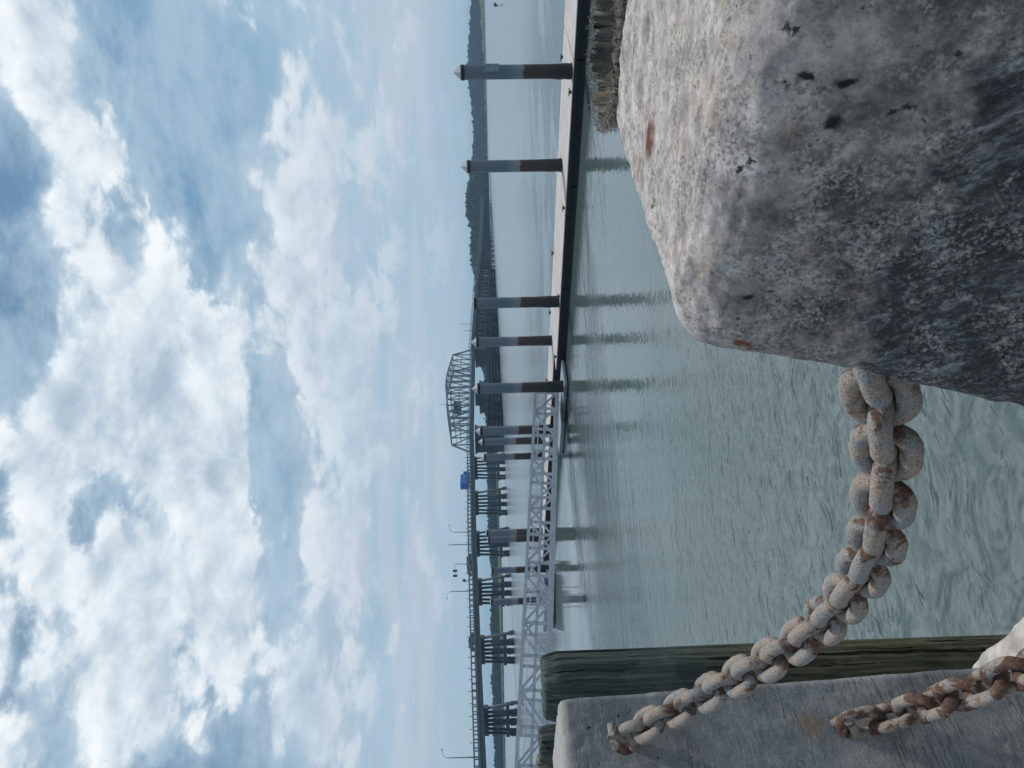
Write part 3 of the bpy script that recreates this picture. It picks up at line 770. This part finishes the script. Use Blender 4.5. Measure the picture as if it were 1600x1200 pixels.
# swing truss
TE = empty('swing_truss', B0, bang, label='through truss swing span with arched top chord in the middle of the bridge', cat='bridge span')
K0, K1 = 5.85, 9.5; NPN = 14; zb = 11.9; dxp = (K1-K0)*SP/NPN
hs = [0, 6.9, 7.2, 7.6, 8.2, 9.0, 9.9, 10.6, 9.9, 9.0, 8.2, 7.6, 7.2, 6.9, 0]
hs = [0, 7.2, 7.8, 8.5, 9.1, 9.7, 10.2, 10.7, 10.8, 10.7, 10.3, 9.8, 9.3, 8.8, 0]
xs = [K0*SP+dxp*i for i in range(NPN+1)]
for yy in (-4.4, 4.4):
    b = MB()
    for i in range(NPN): b.bar((xs[i],yy,zb+1.2),(xs[i+1],yy,zb+1.2), .5, .6)
    b.build('bottom_chord', m_tru, TE)
    b = MB()
    for i in range(NPN): b.bar((xs[i],yy,zb+1.2+hs[i]),(xs[i+1],yy,zb+1.2+hs[i+1]), .55)
    b.build('top_chord', m_tru, TE)
    for i in range(1, NPN): b = MB(); b.bar((xs[i],yy,zb+1.2),(xs[i],yy,zb+1.2+hs[i]), .38); b.build('truss_post', m_tru, TE)
    b = MB()
    for i in range(1, NPN-1):
        lo, hi = (i, i+1) if i < NPN/2 else (i+1, i)
        b.bar((xs[hi],yy,zb+1.2),(xs[lo],yy,zb+1.2+hs[lo]), .30); 
        xm = (xs[i]+xs[i+1])/2; b.bar((xm,yy,zb+1.2+(hs[i]+hs[i+1])/4),(xs[hi] if i < 7 else xs[lo],yy,zb+1.2+.5*hs[i]), .2)
    for i in range(1, NPN-1): b.bar((xs[i],yy,zb+1.2+hs[i]*.5),(xs[i+1],yy,zb+1.2+hs[i+1]*.5), .2)
    b.build('diagonal_brace', m_tru, TE)
b = MB()
for i in range(1, NPN):
    b.bar((xs[i],-4.4,zb+1.2+hs[i]),(xs[i],4.4,zb+1.2+hs[i]), .24)
    b.bar((xs[i],-4.4,zb+hs[i]-.6),(xs[i],4.4,zb+hs[i]-.6), .16)
    if i < NPN-1: b.bar((xs[i],-4.4,zb+1.2+hs[i]),(xs[i+1],4.4,zb+1.2+hs[i+1]), .13); b.bar((xs[i],4.4,zb+1.2+hs[i]),(xs[i+1],-4.4,zb+1.2+hs[i+1]), .13)
b.build('sway_brace', m_tru, TE)
b = MB(); b.box((xs[0],-4.1,zb+.6),(xs[-1],4.1,zb+1.3)); b.build('deck', m_brs, TE)
for yy in (-4.0, 4.0):
    b = MB(); b.bar((xs[0],yy,zb+.2),(xs[-1],yy,zb+.2), .3, .75); b.build('girder', m_brs, TE)
    b = MB(); b.bar((xs[0],yy*1.0,zb+2.3),(xs[-1],yy,zb+2.3), .08, .12); b.bar((xs[0],yy,zb+1.9),(xs[-1],yy,zb+1.9), .08, .12)
    b.build('railing', m_brs, TE)
b = MB(); xm = xs[5]; b.box((xm-1.5,-2,zb+5.2),(xm+2.5,2,zb+8)); b.box((xm-1.8,-2.3,zb+8.01),(xm+2.8,2.3,zb+8.3)); b.build('operator_cabin', m_brc, TE)
b = MB(); b.tube([(xs[5],-2,zb+hs[5]+1.2),(xs[5],-2,zb+hs[5]+4.6)], .07, 6); b.tube([(xs[9],0,zb+hs[9]+1.2),(xs[9],0,zb+hs[9]+3)], .07, 6); b.build('mast', m_brs, TE)
# timber fenders around the piers
FE = empty('timber_fender', B0, bang, label='dark timber fender cribbing around the swing span piers', cat='fender')
rf = random.Random(5)
for (k0, k1, yn, top) in ((5.4,6.6,-11,6.6),(6.7,9.2,-9,5.6),(9.3,10.6,-11,6.8),(10.6,12.4,-9,6.0),(12.5,14.6,-8,5.0)):
    b = MB(); x = k0*SP
    while x < k1*SP:
        tp = top+rf.uniform(-.3,.3)+(1.4 if rf.random() < .12 else 0)
        b.tube([(x,yn+rf.uniform(-.2,.2),-2),(x,yn,tp)], rf.uniform(.22,.34), 6)
        b.tube([(x,yn+3.5,-2),(x,yn+3.5,tp-.2)], rf.uniform(.2,.3), 6)
        x += rf.uniform(1.1,1.7)
    b.build('fender_posts', m_tim, FE)
    b = MB()
    for zz_ in (1.3, 2.6, 3.9, top-.5):
        b.bar((k0*SP,yn-.35,zz_),(k1*SP,yn-.35,zz_), .3, .45); b.bar((k0*SP,yn+3.2,zz_),(k1*SP,yn+3.2,zz_), .3, .45)
    x = k0*SP
    while x < k1*SP: b.bar((x,yn-.3,top-.5),(x,yn+3.4,top-.5), .3); b.bar((x,yn-.3,1.4),(x+2.4,yn-.3,top-.7), .22); x += 4
    b.build('wale', m_tim, FE)
    for q in range(3):
        cx_ = rf.uniform(k0, k1)*SP
        b = MB()
        for j in range(7): a = j*math.pi*2/7; b.tube([(cx_+math.cos(a)*1.0,yn-1.6+math.sin(a)*.9,-2),(cx_+math.cos(a)*.7,yn-1.6+math.sin(a)*.6,2.6+rf.random()*1.6)], .3, 6)
        b.build('dolphin_piles', m_tim, FE)

# lamps, signals, signs and vehicles on the bridge
def kfor(y, yoff=0):                 # bridge parameter seen at photo row y
    u = (600-y)/1150; return (.4557+u)/(.0559-u*.112) if True else 0
m_pole = simple('grey_lamp_pole', (.13,.16,.19), .5)
def bw(k, yy, z): 
    return B0 + BX*(k*SP) + Vector((-BX.y, BX.x, 0))*yy + Vector((0,0,z))
def lamp(y, h, arm, lab, style='lamp'):
    k = kfor(y); z = zdeck(k)+1.5
    e = empty('street_lamp' if style == 'lamp' else ('traffic_signal' if style == 'signal' else 'mast'), bw(k, 4.5, z), 0, label=lab, cat={'lamp':'street lamp','signal':'traffic signal','mast':'mast'}[style], group='street lamps on the bridge' if style == 'lamp' else None)
    b = MB(); b.tube([(0,0,0),(.1,0,h)], [.16,.09], 8); b.build('pole', m_pole, e)
    if style == 'lamp':
        b = MB(); b.tube([(.1,0,h),(.1+arm*.25,0,h+.7),(.1+arm*.6,0,h+1.05),(.1+arm,0,h+1.1)], .05, 6); b.build('arm', m_pole, e, True)
        b = MB(); b.tube([(.1+arm,0,h+1.08),(.1+arm*1.25,0,h+1.05)], [.10,.16], 8); b.build('lamp_head', m_pole, e)
    elif style == 'signal':
        b = MB(); b.tube([(.1,0,h),(.1+arm,0,h-.2)], .07, 6); b.build('arm', m_pole, e)
        for q in (.55, .98): b = MB(); b.box((arm*q-.3,-.25,h-.8),(arm*q+.3,.25,h+.55)); b.build('signal_head', m_cleat, e)
    else:
        b = MB()
        for j in range(9): b.bar((-.2,0,h*j/9+.3),(.35,0,h*j/9+.3), .06)
        b.build('rung', m_pole, e)
lamp(812, 6.2, 2.0, 'curved arm street lamp on the bridge right of the stepped mast')
lamp(831, 7.6, 0, 'slim stepped mast on the bridge between two curved lamps', 'mast')
lamp(861, 5.6, -3.6, 'signal mast with two hanging boxes over the bridge road', 'signal')
lamp(903, 6.8, -1.8, 'curved arm street lamp on the bridge nearest the signal mast on its left')
lamp(1160, 7.4, 1.7, 'leftmost curved arm street lamp, above the nearest bridge bents')
lamp(493, 8., 0, 'thin mast rising beyond the right end of the truss span', 'mast')
lamp(503, 6.2, 0, 'shorter thin mast close to the right end of the truss span', 'mast')
k = kfor(924); e = empty('road_sign', bw(k,-4.6,zdeck(k)+1.5), label='small green rectangular sign on the bridge railing', cat='sign')
b = MB(); b.tube([(0,0,0),(0,0,2.4)], .05, 6); b.build('post', m_pole, e)
b = MB(); b.box((-.4,-.04,2.0),(.4,.04,2.9)); b.build('sign_board', simple('green_sign', (.03,.10,.08), .5), e)
m_glass = simple('dark_window', (.02,.03,.04), .15, .05); m_tyre = simple('tyre', (.02,.02,.02), .9)
def vehicle(y, kind, col, lab, lane=-2.2):
    k = kfor(y); z = zdeck(k)+1.505
    e = empty('parked_car' if kind == 'car' else 'box_truck', bw(k, lane, z), bang, label=lab, cat='car' if kind == 'car' else 'truck')
    mc = simple('paint_'+lab.split()[0], col, .3, .05, 2, spec=.5)
    if kind == 'car':
        v = [(-2.3,.35),(-2.3,.95),(-1.5,1.08),(-1.0,1.62),(.6,1.66),(1.3,1.10),(2.2,.92),(2.3,.35)]
        vs_ = [(x,yy,zz_) for yy in (-.9,.9) for (x,zz_) in v]; n = 8
        fs = [tuple(range(n)), tuple(range(n,2*n))[::-1]]+[(i,(i+1)%n+0,(i+1)%n+n,i+n) for i in range(n)]
        obj('body', vs_, fs, mc, e)
        b = MB(); b.box((-.95,-.905,1.12),(.7,-.901,1.5)); b.box((-.95,.901,1.12),(.7,.905,1.5)); b.build('window', m_glass, e)
        wx = (-1.4, 1.4)
    else:
        b = MB(); b.box((-3.9,-1.2,.8),(1.9,1.2,3.5)); b.build('cargo_box', mc, e)
        b = MB(); b.box((2.0,-1.1,.6),(3.9,1.1,2.6)); b.box((-3.9,-1.,.5),(3.5,1.,.79)); b.build('cab', mc, e)
        b = MB(); b.box((3.901,-.95,1.6),(3.93,.95,2.4)); b.box((2.5,-1.13,1.6),(3.5,-1.101,2.3)); b.build('window', m_glass, e)
        wx = (-2.6, 2.7)
    for x in wx:
        for yy in (-.85, .85): b = MB(); b.tube([(x,yy-.12,.36),(x,yy+.12,.36)], .36, 14); b.build('wheel', m_tyre, e)
vehicle(757, 'truck', (.02,.13,.42), 'blue box truck driving on the bridge left of the truss', -2.4)
vehicle(884, 'car', (.06,.07,.08), 'dark car queued on the bridge below the signal boxes', -2.4)
vehicle(897, 'car', (.13,.14,.15), 'grey car queued behind the dark car on the bridge', -2.4)
vehicle(1012, 'car', (.10,.11,.13), 'slate car crossing the bridge above the second bent from left', -2.4)

# ------------------------------------------------------------------ far shores
m_marsh, g = new_mat('marsh_grass'); c = g.n('ShaderNodeTexCoord').outputs['Object']
n = g.noise(g.v('MULTIPLY', c, (.02,.03,.2)), 1., 7, .65)
finish(g, g.ramp(n, [(.3,(.034,.052,.022)),(.5,(.055,.080,.032)),(.7,(.10,.115,.055))]), .9, spec=.1)
def leafmat(name, a, b_):
    mt, g = new_mat(name); c = g.n('ShaderNodeTexCoord').outputs['Object']
    n = g.noise(c, .10, 5, .65); n2 = g.noise(c, .9, 3, .6)
    col = g.mix(g.ss(n, .35, .65), a, b_); col = g.mix(g.m('MULTIPLY', g.ss(n2, .4, .65), .5), col, tuple(min(1, x*1.7) for x in b_))
    finish(g, col, .9, spec=.1); return mt
m_leaf1 = leafmat('island_foliage', (.018,.040,.020), (.032,.062,.026)); m_leaf2 = leafmat('far_foliage', (.010,.024,.018), (.018,.036,.022))
def wood_mass(name, label, spots, mat, seed, lump=1.9, per=90):
    rw = random.Random(seed); b = MB()
    for (x, y, hgt, wid) in spots:
        cz = hgt*.58; rv = hgt*.42
        for i in range(per):
            th = rw.uniform(0, 2*math.pi); ph = math.acos(rw.uniform(-.75, 1)); k = rw.uniform(.72, 1.06)
            q = Vector((x+wid*k*math.sin(ph)*math.cos(th), y+wid*k*math.sin(ph)*math.sin(th), cz+rv*k*math.cos(ph)))
            nrm = Vector((rw.gauss(0,1), rw.gauss(0,1)-.5, rw.gauss(0,1)+.6)).normalized(); a = nrm.orthogonal().normalized(); c_ = nrm.cross(a); s_ = lump*rw.uniform(.5, 1.25)
            b.quad(q-a*s_-c_*s_*.7, q+a*s_-c_*s_*.8, q+a*s_*.8+c_*s_, q-a*s_*.9+c_*s_*.8)
        # inner mass and trunk
        n0 = len(b.v)
        for j in range(5):
            t = j/4; rr = wid*.82*math.sin(math.pi*(.12+.80*t)); zz_ = 1.0+(hgt*.9)*t
            for k in range(8): a = k*math.pi/4; b.v.append((x+rr*math.cos(a), y+rr*math.sin(a), zz_))
        for j in range(4):
            for k in range(8): k2 = (k+1) % 8; b.f.append((n0+j*8+k, n0+j*8+k2, n0+j*8+8+k2, n0+j*8+8+k))
    o = b.build(name, mat); tag(o, label, 'woods', kind='stuff'); return o
def interp(tab, y):
    for (a, va), (b, vb) in zip(tab, tab[1:]):
        if a <= y <= b: return va+(vb-va)*(y-a)/(b-a)
    return tab[-1][1] if y > tab[-1][0] else tab[0][1]
rw = random.Random(11)
def spots_for(tab, y0, y1, dist, gap, rows=2):
    out = []; y = y0
    while y < y1:
        for r_ in range(rows):
            d = dist+r_*14+rw.uniform(-6, 6); yy = y+rw.uniform(-2,2)
            tp = interp(tab, yy)+abs(rw.gauss(0, 1.1))+(rows-1-r_)*1.6
            p = atd(tp, yy, d); hgt = max(4, p.z); out.append((p.x, p.y, hgt, rw.uniform(5, 8)*(hgt/22)**.4))
        y += gap*rw.uniform(.6, 1.3)
    return out
T_far = [(-400,728),(-120,732),(0,735),(50,733),(90,729),(115,729),(150,733),(180,737),(215,739),(260,736),(300,737),(420,742),(480,748)]
wood_mass('far_woods', 'hazy blue green wood along the far right shore', spots_for(T_far, -380, 470, 1250, 6), m_leaf2, 1, 2.2)
T_isl = [(262,742),(275,732),(300,728),(335,727),(352,733),(358,738),(372,733),(400,735),(415,736),(430,741),(470,742),(520,744),(545,747)]
wood_mass('island_woods', 'greener nearer wood rising behind the right end of the bridge', spots_for(T_isl, 266, 545, 800, 5, 3), m_leaf1, 2, 1.7)
T_mid = [(500,748),(560,752),(600,757),(640,756),(660,762),(700,760),(760,762),(820,762),(860,764),(905,770),(950,768),(975,766),(1010,770),(1050,768),(1058,767),(1080,770),(1140,771),(1200,773),(1500,776)]
wood_mass('left_woods', 'low blue tree line seen under the bridge at left', spots_for(T_mid, 520, 1480, 760, 6, 2), m_leaf2, 3, 1.7)
def marsh(name, label, pts_near, depth, hh, kind='structure'):
    vs_, fs = [], []
    for (x, y) in pts_near:
        for q, (dd, z) in enumerate(((0, -.5), (.5, hh), (min(depth, 260), hh+7.5 if x > 0 else hh+1.2))): vs_.append((x*(1+dd/max(300, y)), y+dd, z))
    for i in range(len(pts_near)-1):
        for q in range(2): a = i*3+q; fs.append((a, a+3, a+4, a+1))
    o = obj(name, vs_, fs, m_marsh); tag(o, label, None if kind == 'structure' else 'marsh', kind=kind); return o
def shore(tab, y0, y1, step=6, jit=.15):
    out = []; y = y1
    while y >= y0:
        p = atz(interp(tab, y)+rw.uniform(-jit, jit), y, 0); out.append((p.x, p.y)); y -= step
    return out
marsh('marsh', 'far green marsh along the right shore', shore([(-500,746),(0,757),(100,758.8),(160,760.3),(240,761.8),(330,765),(430,769)], -480, 440, 5, .25), 1500, 1.0)
marsh('marsh', 'yellow green marsh under the bridge at left', shore([(430,772),(600,776),(820,780),(900,784.5),(950,785.5),(1000,786),(1150,789),(1200,790),(1500,797)], 420, 1490, 6, .2), 1800, 1.0)

# ------------------------------------------------------------------ haze
hx = bpy.data.materials.new('haze_air'); hx.use_nodes = True; g = G(hx.node_tree)
pv = g.n('ShaderNodeVolumePrincipled', Color=(.46,.70,.95), Density=.00026, Anisotropy=.2)
g.n('ShaderNodeOutputMaterial', Volume=pv)
b = MB(); b.box((-WR-100,-WR-100,-5),(WR+100,WR+100,60)); o = b.build('haze', hx); tag(o, 'thin blue haze over the river', kind='stuff')
